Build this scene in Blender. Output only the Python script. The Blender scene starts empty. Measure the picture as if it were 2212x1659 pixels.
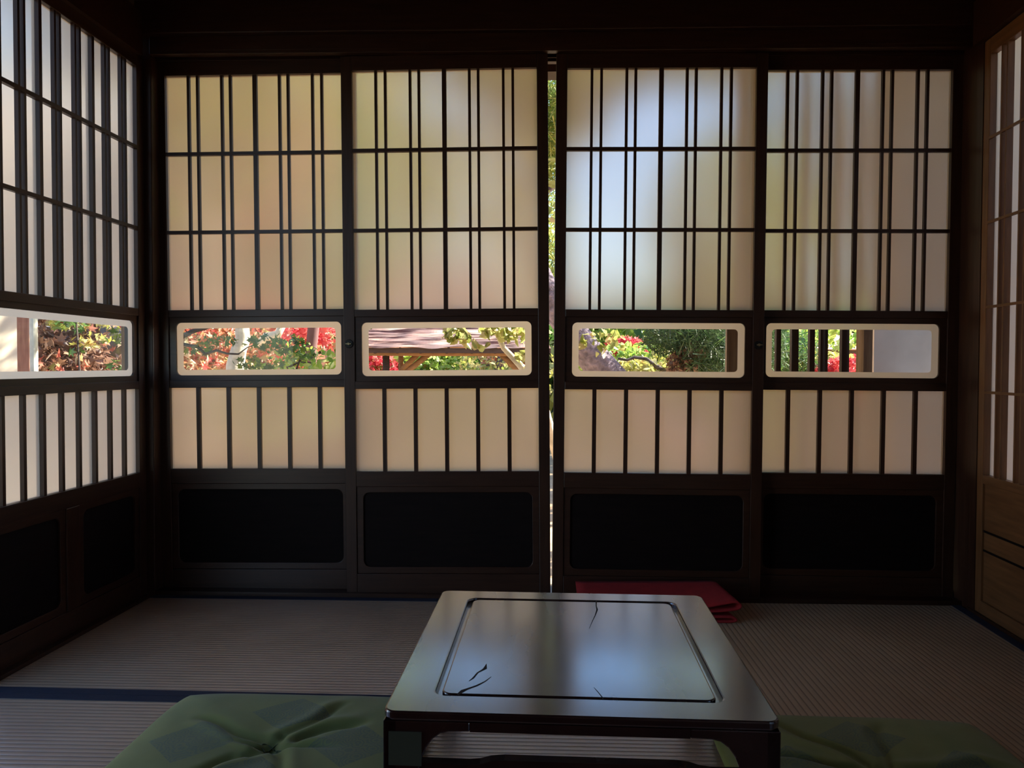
import bpy, bmesh, math, random
from mathutils import Vector, Matrix, noise
S = bpy.context.scene
COL = S.collection
R_ = math.radians

# ------------------------------------------------------------------ camera, sky, sun, exposure
FPX, CX, CY, EYE = 1661.0, 1106.0, 829.5, 0.77
YAW, PITCH, ROLL = R_(1.8), R_(1.43), .0034
FW = Vector((-math.sin(YAW) * math.cos(PITCH), math.cos(YAW) * math.cos(PITCH), -math.sin(PITCH)))
RT0 = Vector((math.cos(YAW), math.sin(YAW), 0)); UP0 = RT0.cross(FW)
RT = RT0 * math.cos(ROLL) + UP0 * math.sin(ROLL); UP = UP0 * math.cos(ROLL) - RT0 * math.sin(ROLL)
cam = bpy.data.cameras.new('camera'); cam.sensor_width = 36; cam.lens = FPX / 2212 * 36
cam.clip_start = .02; cam.clip_end = 200
co = bpy.data.objects.new('camera', cam); COL.objects.link(co); S.camera = co
M = Matrix((RT, UP, -FW)).transposed().to_4x4(); M.translation = Vector((0, 0, EYE)); co.matrix_world = M

w = bpy.data.worlds.new('sky'); S.world = w; w.use_nodes = True
nt = w.node_tree; bg = nt.nodes['Background']
sk = nt.nodes.new('ShaderNodeTexSky'); sk.sky_type = 'NISHITA'; sk.sun_disc = False
sk.sun_elevation = R_(38); sk.sun_rotation = R_(70); sk.air_density = 1.0; sk.dust_density = .3; sk.ozone_density = 4.0
nt.links.new(sk.outputs[0], bg.inputs[0]); bg.inputs[1].default_value = .5
sl = bpy.data.lights.new('sun', 'SUN'); sl.energy = 20.0; sl.angle = R_(.6); sl.color = (1, .9, .74)
so = bpy.data.objects.new('sun', sl); COL.objects.link(so)
SUN = Vector((.72, .30, .62)).normalized()
so.rotation_euler = (-SUN).to_track_quat('-Z', 'Y').to_euler(); so.location = SUN * 20
S.view_settings.view_transform = 'Standard'; S.view_settings.look = 'None'; S.view_settings.gamma = 1
S.view_settings.use_curve_mapping = False
S.view_settings.exposure = 0.3
S.cycles.use_denoising = True; S.cycles.max_bounces = 10; S.cycles.transparent_max_bounces = 12
S.cycles.diffuse_bounces = 6; S.cycles.sample_clamp_indirect = 6; S.cycles.caustics_reflective = False

def at(px, py, Y):
    """real point at depth Y seen at photo pixel (px, py)"""
    r = FW + RT * ((px - CX) / FPX) - UP * ((py - CY) / FPX)
    return Vector((0, 0, EYE)) + r * (Y / r.y)

# ------------------------------------------------------------------ materials
def nodes(name):
    m = bpy.data.materials.new(name); m.use_nodes = True
    t = m.node_tree; return m, t, t.nodes['Principled BSDF']
def N(t, k, **kw):
    n = t.nodes.new(k)
    for a, b in kw.items():
        if a.startswith('i_'): n.inputs[a[2:].replace('_', ' ')].default_value = b
        else: setattr(n, a, b)
    return n
def ramp(t, fac, stops):
    r = t.nodes.new('ShaderNodeValToRGB'); t.links.new(fac, r.inputs[0])
    e = r.color_ramp.elements
    while len(e) < len(stops): e.new(.5)
    for i, (p, c) in enumerate(stops): e[i].position = p; e[i].color = (*c, 1)
    return r.outputs[0]
def wood(name, c1, c2, rough=.45, scale=(2, 2, 30), bump=.15, spec=.4, coat=0):
    m, t, b = nodes(name)
    tc = N(t, 'ShaderNodeTexCoord'); mp = N(t, 'ShaderNodeMapping'); mp.inputs['Scale'].default_value = scale
    t.links.new(tc.outputs['Object'], mp.inputs[0])
    n = N(t, 'ShaderNodeTexNoise', i_Scale=6.0, i_Detail=6.0); t.links.new(mp.outputs[0], n.inputs[0])
    c = ramp(t, n.outputs[0], [(.3, c1), (.7, c2)]); t.links.new(c, b.inputs['Base Color'])
    b.inputs['Roughness'].default_value = rough; b.inputs['Specular IOR Level'].default_value = spec
    b.inputs['Coat Weight'].default_value = coat
    bp = N(t, 'ShaderNodeBump', i_Strength=bump, i_Distance=.002); t.links.new(n.outputs[0], bp.inputs['Height'])
    t.links.new(bp.outputs[0], b.inputs['Normal'])
    return m
def plain(name, c, rough=.6, metal=0, var=.12, scale=8, bump=0, spec=.5):
    m, t, b = nodes(name)
    tc = N(t, 'ShaderNodeTexCoord'); n = N(t, 'ShaderNodeTexNoise', i_Scale=float(scale), i_Detail=5.0)
    t.links.new(tc.outputs['Object'], n.inputs[0])
    lo = tuple(x * (1 - var) for x in c); hi = tuple(min(1, x * (1 + var)) for x in c)
    t.links.new(ramp(t, n.outputs[0], [(.3, lo), (.7, hi)]), b.inputs['Base Color'])
    b.inputs['Roughness'].default_value = rough; b.inputs['Metallic'].default_value = metal
    b.inputs['Specular IOR Level'].default_value = spec
    if bump:
        bp = N(t, 'ShaderNodeBump', i_Strength=1.0, i_Distance=bump); t.links.new(n.outputs[0], bp.inputs['Height'])
        t.links.new(bp.outputs[0], b.inputs['Normal'])
    return m
DARK = ((.026, .008, .0035), (.046, .016, .0075))
WV = wood('dark_wood_upright', *DARK, rough=.38, scale=(14, 14, 1.2))
WH = wood('dark_wood_along', *DARK, rough=.38, scale=(1.2, 14, 14))
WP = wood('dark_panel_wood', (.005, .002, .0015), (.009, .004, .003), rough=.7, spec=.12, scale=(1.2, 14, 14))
OV = wood('amber_wood_upright', (.12, .046, .016), (.20, .080, .028), rough=.4, scale=(14, 14, 1.2))
OH = wood('amber_wood_along', (.12, .046, .016), (.20, .080, .028), rough=.4, scale=(1.2, 14, 14))
BROWNW = wood('weathered_brown_wood', (.20, .11, .06), (.33, .20, .11), rough=.7, scale=(10, 10, 1.5))
PINKW = wood('pinkish_cedar', (.30, .13, .09), (.45, .22, .15), rough=.7, scale=(10, 10, 1.5))  # pinkish cedar, the post's own colour
def make_paper(name, col, see=.45, rough=.55):
    m, t, b = nodes(name); t.nodes.remove(b); o = t.nodes['Material Output']
    tc = N(t, 'ShaderNodeTexCoord'); n = N(t, 'ShaderNodeTexNoise', i_Scale=5.0, i_Detail=4.0)
    t.links.new(tc.outputs['Object'], n.inputs[0])
    c = ramp(t, n.outputs[0], [(.3, tuple(x * .95 for x in col)), (.7, col)])
    tr = N(t, 'ShaderNodeBsdfTranslucent'); rf = N(t, 'ShaderNodeBsdfRefraction'); df = N(t, 'ShaderNodeBsdfDiffuse')
    rf.inputs['Roughness'].default_value = rough; rf.inputs['IOR'].default_value = 1.25
    for s in (tr, df): t.links.new(c, s.inputs['Color'])
    rf.inputs['Color'].default_value = (.64, .62, .60, 1)
    m1 = N(t, 'ShaderNodeMixShader'); m1.inputs[0].default_value = see
    t.links.new(tr.outputs[0], m1.inputs[1]); t.links.new(rf.outputs[0], m1.inputs[2])
    m2 = N(t, 'ShaderNodeMixShader'); m2.inputs[0].default_value = .25
    t.links.new(m1.outputs[0], m2.inputs[1]); t.links.new(df.outputs[0], m2.inputs[2])
    t.links.new(m2.outputs[0], o.inputs[0]); return m
PAPER = make_paper('shoji_paper', (.70, .58, .45), see=.46, rough=.48)
PAPER2 = make_paper('border_paper', (.84, .74, .61), see=.2)
def make_glass():
    m, t, b = nodes('clear_glass'); t.nodes.remove(b); o = t.nodes['Material Output']
    tp = N(t, 'ShaderNodeBsdfTransparent'); tp.inputs[0].default_value = (.97, .98, .97, 1)
    g = N(t, 'ShaderNodeBsdfGlossy'); g.inputs['Roughness'].default_value = .02
    lw = N(t, 'ShaderNodeLayerWeight'); lw.inputs[0].default_value = .5
    pw = N(t, 'ShaderNodeMath', operation='POWER'); pw.inputs[1].default_value = 5.0; t.links.new(lw.outputs['Facing'], pw.inputs[0])
    ma = N(t, 'ShaderNodeMath', operation='MULTIPLY_ADD'); ma.inputs[1].default_value = .5; ma.inputs[2].default_value = .012; t.links.new(pw.outputs[0], ma.inputs[0])
    mx = N(t, 'ShaderNodeMixShader'); t.links.new(ma.outputs[0], mx.inputs[0])
    t.links.new(tp.outputs[0], mx.inputs[1]); t.links.new(g.outputs[0], mx.inputs[2]); t.links.new(mx.outputs[0], o.inputs[0])
    return m
GLASS = make_glass()
def make_tatami(name, along_x):
    m, t, b = nodes(name)
    tc = N(t, 'ShaderNodeTexCoord'); sp = N(t, 'ShaderNodeSeparateXYZ'); t.links.new(tc.outputs['Object'], sp.inputs[0])
    a, c = ('Y', 'X') if along_x else ('X', 'Y')
    def sine(out, pitch):
        mu = N(t, 'ShaderNodeMath', operation='MULTIPLY'); mu.inputs[1].default_value = math.pi / pitch; t.links.new(out, mu.inputs[0])
        si = N(t, 'ShaderNodeMath', operation='SINE'); t.links.new(mu.outputs[0], si.inputs[0])
        ab = N(t, 'ShaderNodeMath', operation='ABSOLUTE'); t.links.new(si.outputs[0], ab.inputs[0]); return ab.outputs[0]
    rib = sine(sp.outputs[a], .0155)
    pw = N(t, 'ShaderNodeMath', operation='POWER'); pw.inputs[1].default_value = .45; t.links.new(rib, pw.inputs[0])
    rush = sine(sp.outputs[c], .0032)
    sc = N(t, 'ShaderNodeMath', operation='MULTIPLY'); sc.inputs[1].default_value = .12; t.links.new(rush, sc.inputs[0])
    ad = N(t, 'ShaderNodeMath', operation='ADD'); t.links.new(pw.outputs[0], ad.inputs[0]); t.links.new(sc.outputs[0], ad.inputs[1])
    n = N(t, 'ShaderNodeTexNoise', i_Scale=3.0, i_Detail=8.0); t.links.new(tc.outputs['Object'], n.inputs[0])
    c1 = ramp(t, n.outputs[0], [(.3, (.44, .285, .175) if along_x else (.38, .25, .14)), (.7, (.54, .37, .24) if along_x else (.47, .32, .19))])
    dk = ramp(t, pw.outputs[0], [(.25, (.45, .42, .40)), (.75, (1, 1, 1))])
    mx = N(t, 'ShaderNodeMix', data_type='RGBA', blend_type='MULTIPLY'); mx.inputs[0].default_value = 1
    t.links.new(c1, mx.inputs[6]); t.links.new(dk, mx.inputs[7]); t.links.new(mx.outputs[2], b.inputs['Base Color'])
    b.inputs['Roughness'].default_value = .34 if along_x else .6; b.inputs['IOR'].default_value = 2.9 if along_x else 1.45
    b.inputs['Specular Tint'].default_value = (.86, .86, 1, 1)  # bluish cast of the reflected light tinted into the gloss
    bp = N(t, 'ShaderNodeBump', i_Strength=.55, i_Distance=.002); t.links.new(ad.outputs[0], bp.inputs['Height'])
    t.links.new(bp.outputs[0], b.inputs['Normal']); return m
TATX = make_tatami('woven_rush_ribs_across', True); TATY = make_tatami('woven_rush_ribs_deep', False)
HERI = plain('navy_border_cloth', (.010, .012, .028), .8, scale=60, bump=.0005)
def make_lacquer():
    m, t, b = nodes('worn_lacquer')
    tc = N(t, 'ShaderNodeTexCoord'); mp = N(t, 'ShaderNodeMapping'); mp.inputs['Scale'].default_value = (3, 1, 3)
    t.links.new(tc.outputs['Object'], mp.inputs[0])
    n = N(t, 'ShaderNodeTexNoise', i_Scale=5.0, i_Detail=4.0, i_Roughness=.5); t.links.new(mp.outputs[0], n.inputs[0])
    t.links.new(ramp(t, n.outputs[0], [(.3, (.022, .007, .006)), (.75, (.040, .013, .010))]), b.inputs['Base Color'])
    r = N(t, 'ShaderNodeMapRange'); r.inputs[1].default_value = .3; r.inputs[2].default_value = .7
    r.inputs[3].default_value = .18; r.inputs[4].default_value = .30
    t.links.new(n.outputs[0], r.inputs[0]); t.links.new(r.outputs[0], b.inputs['Roughness'])
    b.inputs['Coat Weight'].default_value = 1.0; b.inputs['Coat Roughness'].default_value = .18; b.inputs['Coat IOR'].default_value = 1.8; b.inputs['IOR'].default_value = 1.5
    bp = N(t, 'ShaderNodeBump', i_Strength=.04, i_Distance=.002); t.links.new(n.outputs[0], bp.inputs['Height'])
    t.links.new(bp.outputs[0], b.inputs['Normal']); return m
LACQ = make_lacquer()
def leaf_mat(name, cols, tr=.5):
    m, t, b = nodes(name); t.nodes.remove(b); o = t.nodes['Material Output']
    g = N(t, 'ShaderNodeNewGeometry')
    k = len(cols); c = ramp(t, g.outputs['Random Per Island'], [((i + .5) / k, cc) for i, cc in enumerate(cols)])
    d = N(t, 'ShaderNodeBsdfDiffuse'); tl = N(t, 'ShaderNodeBsdfTranslucent'); gl = N(t, 'ShaderNodeBsdfGlossy')
    gl.inputs['Roughness'].default_value = .45; gl.inputs[0].default_value = (.5, .5, .5, 1)
    t.links.new(c, d.inputs[0]); t.links.new(c, tl.inputs[0])
    mx = N(t, 'ShaderNodeMixShader'); mx.inputs[0].default_value = tr
    t.links.new(d.outputs[0], mx.inputs[1]); t.links.new(tl.outputs[0], mx.inputs[2])
    m2 = N(t, 'ShaderNodeMixShader'); m2.inputs[0].default_value = .08
    t.links.new(mx.outputs[0], m2.inputs[1]); t.links.new(gl.outputs[0], m2.inputs[2]); t.links.new(m2.outputs[0], o.inputs[0])
    return m
L_RED = leaf_mat('red_maple_leaf', [(.60, .05, .06), (.75, .13, .13), (.8, .22, .20), (.55, .03, .06)])
L_ORG = leaf_mat('orange_maple_leaf', [(.60, .13, .09), (.75, .38, .28), (.70, .45, .20), (.5, .06, .06), (.22, .24, .06), (.70, .55, .42)])
L_GRN = leaf_mat('green_maple_leaf', [(.06, .13, .03), (.10, .22, .04), (.05, .10, .06), (.20, .28, .05)])
L_LIM = leaf_mat('lime_leaf', [(.30, .45, .06), (.45, .55, .12), (.16, .34, .05), (.55, .6, .25)])
L_YEL = leaf_mat('yellow_green_leaf', [(.55, .5, .12), (.40, .42, .10), (.65, .6, .3), (.28, .35, .07), (.6, .42, .15)])
L_HRT = leaf_mat('pale_heart_leaf', [(.30, .34, .08), (.60, .58, .22), (.40, .45, .12), (.7, .55, .3), (.22, .26, .07)])
L_PIN = leaf_mat('pine_needle', [(.22, .34, .07), (.40, .45, .10), (.60, .58, .18), (.14, .24, .07)], .4)
L_DRK = leaf_mat('dark_conifer_leaf', [(.04, .09, .03), (.07, .14, .04), (.05, .08, .04), (.10, .16, .06)], .35)
L_DRY = leaf_mat('dry_brown_leaf', [(.30, .16, .10), (.22, .11, .08), (.42, .25, .16), (.16, .10, .08)], .3)
BARK = plain('dark_bark', (.06, .045, .04), .9, var=.5, scale=20, bump=.01)
BARKP = plain('scaly_shade_toned_bark', (.24, .19, .24), .9, var=.5, scale=26, bump=.02)  # bluish shade of the trunk mixed into its bark colour
BARKW = plain('pale_lichen_bark', (.62, .55, .45), .9, var=.35, scale=14, bump=.01)
STONE = plain('grey_garden_stone', (.16, .15, .15), .9, var=.4, scale=9, bump=.02)
PLASTER = plain('white_plaster', (.86, .78, .64), .9, var=.05, scale=3)
PLASG = plain('mottled_grey_plaster', (.88, .78, .73), .9, var=.14, scale=6, bump=.003)  # pale plaster with random mottling
PLASB = plain('brown_clay_plaster', (.12, .075, .045), .95, var=.15, scale=30, bump=.002)
MOSS = plain('leaf_strewn_soil', (.46, .32, .19), .95, var=.35, scale=3, bump=.03)
ROOFB = wood('cypress_bark_roof', (.20, .09, .07), (.80, .48, .38), rough=.9, scale=(.45, 1.0, 10), bump=1.0)
_e = [n for n in ROOFB.node_tree.nodes if n.type == 'VALTORGB'][0].color_ramp.elements
_e[0].position = .42; _e[1].position = .56; _e[0].color = (.13, .055, .045, 1); _e[1].color = (.85, .55, .42, 1)
REDC = plain('red_felt', (.32, .010, .010), .95, var=.12, scale=40, bump=.001)
BLACKM = plain('black_iron', (.02, .018, .018), .35, .6)
BRASS = plain('aged_brass', (.35, .28, .16), .35, .9)
GREYM = plain('pale_bamboo_pole', (.62, .64, .58), .45, var=.3, scale=10)
CRACK = plain('dark_split_wood', (.010, .004, .004), .9)

# ------------------------------------------------------------------ object helpers
def link(name, bm, mat, parent=None, smooth=False, bevel=0):
    me = bpy.data.meshes.new(name); bmesh.ops.recalc_face_normals(bm, faces=bm.faces[:]) if smooth != 'raw' else None
    bm.to_mesh(me); bm.free(); me.materials.append(mat)
    if smooth:
        for p in me.polygons: p.use_smooth = True
    o = bpy.data.objects.new(name, me); COL.objects.link(o)
    if parent: o.parent = parent
    if bevel:
        b = o.modifiers.new('edge', 'BEVEL'); b.width = bevel; b.segments = 2; b.limit_method = 'ANGLE'
    return o
def tag(o, label=None, cat=None, group=None, kind=None):
    for k, v in (('label', label), ('category', cat), ('group', group), ('kind', kind)):
        if v: o[k] = v
    return o
def empty(name, loc, rz=0, **kw):
    o = bpy.data.objects.new(name, None); COL.objects.link(o); o.location = loc; o.rotation_euler = (0, 0, rz)
    o.empty_display_size = .05; return tag(o, **kw)
def box(bm, x0, x1, y0, y1, z0, z1):
    v = [bm.verts.new((x, y, z)) for x in (x0, x1) for y in (y0, y1) for z in (z0, z1)]
    for f in ((0, 1, 3, 2), (4, 6, 7, 5), (0, 4, 5, 1), (2, 3, 7, 6), (0, 2, 6, 4), (1, 5, 7, 3)): bm.faces.new([v[i] for i in f])
    return v
def boxes(*bs):
    bm = bmesh.new()
    for b in bs: box(bm, *b)
    return bm
def rrect(x0, x1, z0, z1, r, n=6):
    pts = []
    for cx, cz, a in ((x1 - r, z1 - r, 0), (x0 + r, z1 - r, 90), (x0 + r, z0 + r, 180), (x1 - r, z0 + r, 270)):
        for i in range(n + 1):
            t = R_(a + 90 * i / n); pts.append((cx + r * math.cos(t), cz + r * math.sin(t)))
    return pts
def ring_plate(outer, inner, y0, y1):
    """plate in the xz plane between two loops of equal length; y1 None = single sheet"""
    bm = bmesh.new(); n = len(outer)
    ys = (y0,) if y1 is None else (y0, y1); L = []
    for y in ys: L.append(([bm.verts.new((p[0], y, p[1])) for p in outer], [bm.verts.new((p[0], y, p[1])) for p in inner]))
    for o, i in L:
        for k in range(n):
            q = (k + 1) % n; bm.faces.new((o[k], o[q], i[q], i[k]))
    if y1 is not None:
        for s in (0, 1):
            a, b = L[0][s], L[1][s]
            for k in range(n):
                q = (k + 1) % n; bm.faces.new((a[k], a[q], b[q], b[k]))
    bmesh.ops.remove_doubles(bm, verts=bm.verts, dist=1e-6); return bm
def square_loop(x0, x1, z0, z1, n=6):
    pts = []
    for x, z in ((x1, z1), (x0, z1), (x0, z0), (x1, z0)): pts += [(x, z)] * (n + 1)
    return pts
def tube(bm, pts, rads, n=8, cap=True):
    rings = []
    for i, p in enumerate(pts):
        p = Vector(p); d = (Vector(pts[min(i + 1, len(pts) - 1)]) - Vector(pts[max(i - 1, 0)])).normalized()
        a = d.orthogonal() if i == 0 else (pa - d * pa.dot(d)); a.normalize(); pa = a; b = d.cross(a)
        rings.append([bm.verts.new(p + (a * math.cos(2 * math.pi * k / n) + b * math.sin(2 * math.pi * k / n)) * rads[i]) for k in range(n)])
    for u, v in zip(rings, rings[1:]):
        for k in range(n): bm.faces.new((u[k], u[(k + 1) % n], v[(k + 1) % n], v[k]))
    if cap: bm.faces.new(rings[0][::-1]); bm.faces.new(rings[-1])
    return bm

# ------------------------------------------------------------------ room shell
KX, RX = .043, .050            # the side walls run a little off square
def lx(y): return -1.267 + KX * (y - 2.5)
def rx(y): return 1.367 + RX * (y - 2.5)
def struct(name, bm, mat, label, cat, **kw):
    return tag(link(name, bm, mat, **kw), label, cat, kind='structure')
struct('floor', boxes((-1.45, 1.6, -1.2, 2.62, -.14, -.05)), WH, 'dark board subfloor under the tatami mats', 'floor')
struct('ceiling', boxes((-1.75, 1.75, -1.2, 2.75, 2.36, 2.42)), WH, 'dark wooden ceiling above the room', 'ceiling')
struct('wall_back', boxes((-1.42, 1.5, 2.53, 2.60, 1.94, 2.36)), PLASB, 'dark brown clay wall above the four glazed sliding doors', 'wall')
struct('wall_front', boxes((-1.6, 1.5, -1.2, -1.14, -.05, 2.36)), PLASB, 'brown clay wall behind the viewer', 'wall')
struct('trim_1', boxes((-1.262, 1.372, 2.487, 2.60, 1.786, 1.833), (-1.262, 1.372, 2.487, 2.512, 1.775, 1.787), (-1.262, 1.372, 2.5437, 2.5460, 1.775, 1.787), (-1.262, 1.372, 2.576, 2.60, 1.775, 1.787)), WH, 'dark lintel beam right over the back sliding doors', 'beam', bevel=.002)
struct('trim_2', boxes((-1.30, 1.38, 2.465, 2.60, 1.833, 1.94)), WH, 'broad dark beam above the back lintel', 'beam', bevel=.003)
struct('trim_3', boxes((-1.262, 1.372, 2.50, 2.615, -.05, .0145)), WH, 'dark grooved sill under the back sliding doors', 'sill')
struct('trim_4', boxes((-1.36, -1.262, 2.4985, 2.63, -.05, 2.36)), WV, 'dark corner post left of the back sliding doors', 'post', bevel=.003)
struct('trim_5', boxes((1.372, 1.47, 2.462, 2.63, -.05, 2.36)), WV, 'dark corner post right of the back sliding doors', 'post', bevel=.003)
def side_box(fx, y0, y1, d0, d1, z0, z1, s):
    """box along a side wall; d = distance outwards from the wall line"""
    bm = bmesh.new(); v = []
    for y in (y0, y1):
        for d in (d0, d1):
            for z in (z0, z1): v.append(bm.verts.new((fx(y) + s * d, y, z)))
    for f in ((0, 1, 3, 2), (4, 6, 7, 5), (0, 4, 5, 1), (2, 3, 7, 6), (0, 2, 6, 4), (1, 5, 7, 3)): bm.faces.new([v[i] for i in f])
    return bm
struct('wall_left', side_box(lx, -1.14, 2.47, .03, .09, 1.90, 2.36, -1), PLASB, 'brown clay wall above the left sliding doors', 'wall')
struct('wall_right', side_box(rx, -1.14, 2.46, .03, .09, 1.90, 2.36, 1), PLASB, 'brown clay wall above the right sliding doors', 'wall')
struct('trim_10', side_box(rx, 2.4245, 2.4615, .004, .06, -.04, 1.765, 1), WV, 'dark jamb between the right corner post and the amber sliding door', 'jamb')
struct('trim_6', side_box(lx, -1.14, 2.47, .005, .11, 1.765, 1.90, -1), WH, 'dark beam over the left sliding doors', 'beam')
struct('trim_7', side_box(rx, -1.14, 2.46, -.012, .11, 1.765, 1.90, 1), WH, 'brown beam over the right sliding doors', 'beam')
struct('trim_8', side_box(lx, -1.14, 2.47, .0, .11, -.05, .010, -1), WH, 'dark sill under the left sliding doors', 'sill')
struct('trim_9', side_box(rx, -1.14, 2.46, .0, .11, -.05, .010, 1), WH, 'dark sill under the right sliding doors', 'sill')

# ------------------------------------------------------------------ sliding doors
T = .028
def sliding_door(name, label, W, cols, lows, rot, loc, split=False, batten=(), knob=None, slot=.280, tilt=0):
    """local frame: x along the door, y outwards, z up; front face at y = 0"""
    root = empty(name, (loc[0], loc[1], loc[2] + max(0, tilt) * W), rot, label=label, cat='sliding door', kind='structure')
    root.rotation_euler[1] = tilt
    st = .036; a, b = st, W - st; z0, z1 = .0155, 1.774; mid = (a + b) / 2
    link('stile', boxes((0, a, 0, T, z0 - .007, z1)), WV, root, bevel=.0015)
    link('stile', boxes((b, W, 0, T, z0 - .007, z1)), WV, root, bevel=.0015)
    link('top_rail', boxes((a, b, 0, T, 1.727, z1)), WH, root, bevel=.0015)
    link('middle_rail', boxes((a, b, .001, T, .925, .949)), WH, root, bevel=.0015)
    link('middle_rail', boxes((a, b, .001, T, .688, .713)), WH, root, bevel=.0015)
    link('lower_rail', boxes((a, b, .001, T, .365, .415)), WH, root, bevel=.0015)
    link('bottom_rail', boxes((a, b, .001, T, z0 - .007, .075)), WH, root, bevel=.0015)
    # board round the glazed slot
    gx0, gx1 = mid - slot, mid + slot
    link('slot_board', ring_plate(square_loop(a, b, .713, .925), rrect(gx0, gx1, .730, .907, .017), .006, .014), WH, root)
    link('paper_border', ring_plate(rrect(gx0 - .008, gx1 + .008, .722, .915, .017), rrect(gx0 + .0215, gx1 - .0215, .7485, .8875, .012), .0150, None), PAPER2, root, smooth='raw')
    g = link('glass_pane', boxes((gx0 - .005, gx1 + .005, .0165, .0190, .724, .913)), GLASS, root)
    # lattice
    bm = bmesh.new()
    for c, wd in cols: box(bm, mid + c - wd / 2, mid + c + wd / 2, .002, .0135, .949, 1.727)
    link('lattice_upright', bm, WV, root)
    bm = bmesh.new()
    for z in (1.4685, 1.208): box(bm, a, b, .001, .0138, z - .0058, z + .0058)
    link('lattice_crossbar', bm, WH, root)
    bm = bmesh.new()
    for c, wd in lows: box(bm, mid + c - wd / 2, mid + c + wd / 2, .002, .0135, .415, .688)
    link('lower_lattice_upright', bm, WV, root)
    for c in batten: link('outer_batten', boxes((mid + c - .006, mid + c + .006, .0160, T, .415, .688), (mid + c - .006, mid + c + .006, .0160, T, .949, 1.727)), WV, root)
    for nm, q0, q1 in (('upper_paper', .949, 1.727), ('lower_paper', .415, .688)):
        bm = bmesh.new(); v = [bm.verts.new(p) for p in ((a - .004, .0146, q0 - .004), (b + .004, .0146, q0 - .004), (b + .004, .0146, q1 + .004), (a - .004, .0146, q1 + .004))]
        bm.faces.new(v); link(nm, bm, PAPER, root, smooth='raw')
    # kick panels
    segs = [(a, mid - .029), (mid + .029, b)] if split else [(a, b)]
    if split: link('muntin', boxes((mid - .029, mid + .029, .001, T, .075, .365)), WV, root, bevel=.002)
    for u, v in segs:
        link('panel_moulding', ring_plate(square_loop(u, v, .075, .365), rrect(u + .022, v - .022, .097, .345, .022), .005, .012), WH, root, bevel=.0015)
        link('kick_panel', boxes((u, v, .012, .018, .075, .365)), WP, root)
    if knob is not None:
        bm = bmesh.new(); tube(bm, [(knob, -.004, .837), (knob, .001, .837)], [.013, .015], 20)
        k = link('screw_lock', bm, BLACKM, root, smooth=False)
        bm = bmesh.new(); tube(bm, [(knob, -.012, .837), (knob, -.003, .837)], [.004, .0045], 12)
        box(bm, knob - .009, knob + .009, -.0135, -.0115, .8355, .8385)
        link('lock_key', bm, BRASS, k)
    return root
BW = .676
cols_b = [(s * c, .0085) for s in (-1, 1) for c in (.0825, .1115, .193, .224)] + [(0, .014)]
lows_b = [(c, .0125) for c in (-.201, -.0985, .004, .1065, .209)]
lows_b = [(-.206 + i * .103, .013) for i in range(5)]
D1, D2 = 2.515, 2.5465
sliding_door('door_1', 'leftmost of the four sliding doors across the back, garden trees with red leaves in its glass slot', BW, cols_b, lows_b, 0, (-1.262, D2, 0), tilt=-.009)
sliding_door('door_2', 'back sliding door just left of the open gap, thatched arbour roof seen in its glass slot', BW, cols_b, lows_b, 0, (-.6257, D1, 0), knob=.018, tilt=-.0097)
sliding_door('door_3', 'back sliding door just right of the open gap, leaning pine trunk seen in its glass slot', .679, cols_b, lows_b, 0, (.0546, D1, 0), knob=.661, tilt=.0038)
sliding_door('door_4', 'rightmost of the four back sliding doors, lattice bars and grey wall seen in its glass slot', BW, cols_b, lows_b, 0, (.6925, D2, 0), tilt=.0045)
# left wall doors
third = .2255; WL = .748
cols_l = []
for k in (-1, 0, 1):
    c = k * third * 1.0
    cols_l += [(c + q * .043 + e * .0108, .0078) for q in (-1, 1) for e in (-1, 1)]
for s in (-.5, .5): cols_l.append((s * third, .012))
lows_l = [(-.338 + i * .0751, .011) for i in range(1, 9)]
al = math.atan2(1, KX)
def on_left(y, d): return (lx(y) - d, y, 0)
sliding_door('door_5', 'sliding door on the left wall next to the back corner, divided kick panel', WL, cols_l, lows_l, al, on_left(1.7475, .020), split=True, batten=(-third / 2, third / 2), slot=.322)
# right wall doors: plain tall lattice of amber wood
ar = math.atan2(-1, -RX)
def amber_door(name, label, y_far, d, W=.86):
    root = empty(name, (rx(y_far) + d, y_far, 0), ar, label=label, cat='sliding door', kind='structure')
    st = .033; a, b = st, W - st; z0, z1 = .0105, 1.762
    link('stile', boxes((0, a, 0, T, z0, z1)), OV, root, bevel=.0015)
    link('stile', boxes((b, W, 0, T, z0, z1)), OV, root, bevel=.0015)
    link('top_rail', boxes((a, b, 0, T, 1.715, z1)), OH, root, bevel=.0015)
    link('lower_rail', boxes((a, b, 0, T, .411, .438)), OH, root, bevel=.0015)
    link('bottom_rail', boxes((a, b, 0, T, z0, .05)), OH, root, bevel=.0015)
    bm = bmesh.new(); x = a + .062
    while x < b - .03:
        box(bm, x - .003, x + .003, .001, .020, .438, 1.715); box(bm, x + .026, x + .032, .001, .020, .438, 1.715); x += .1005
    link('lattice_upright', bm, OV, root)
    bm = bmesh.new()
    for z in (1.462, 1.207, .950, .691): box(bm, a, b, .000, .006, z - .004, z + .004)
    link('lattice_crossbar', bm, OH, root)
    bm = bmesh.new(); bm.faces.new([bm.verts.new(p) for p in ((a - .004, .0208, .434), (b + .004, .0208, .434), (b + .004, .0208, 1.719), (a - .004, .0208, 1.719))])
    link('paper', bm, PAPER, root, smooth='raw')
    link('kick_board', boxes((a, b, .008, .018, .05, .411)), OH, root)
    link('groove_strip', boxes((a, b, .005, .0085, .262, .268), (a, b, .005, .0085, .203, .209)), WP, root)  # dark strips stand in for the shade of two grooves
    return root
amber_door('door_6', 'amber wood sliding door on the right wall next to the back corner', 2.424, .006)
amber_door('door_7', 'amber wood sliding door on the right wall nearer the viewer', 1.60, .038)
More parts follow.
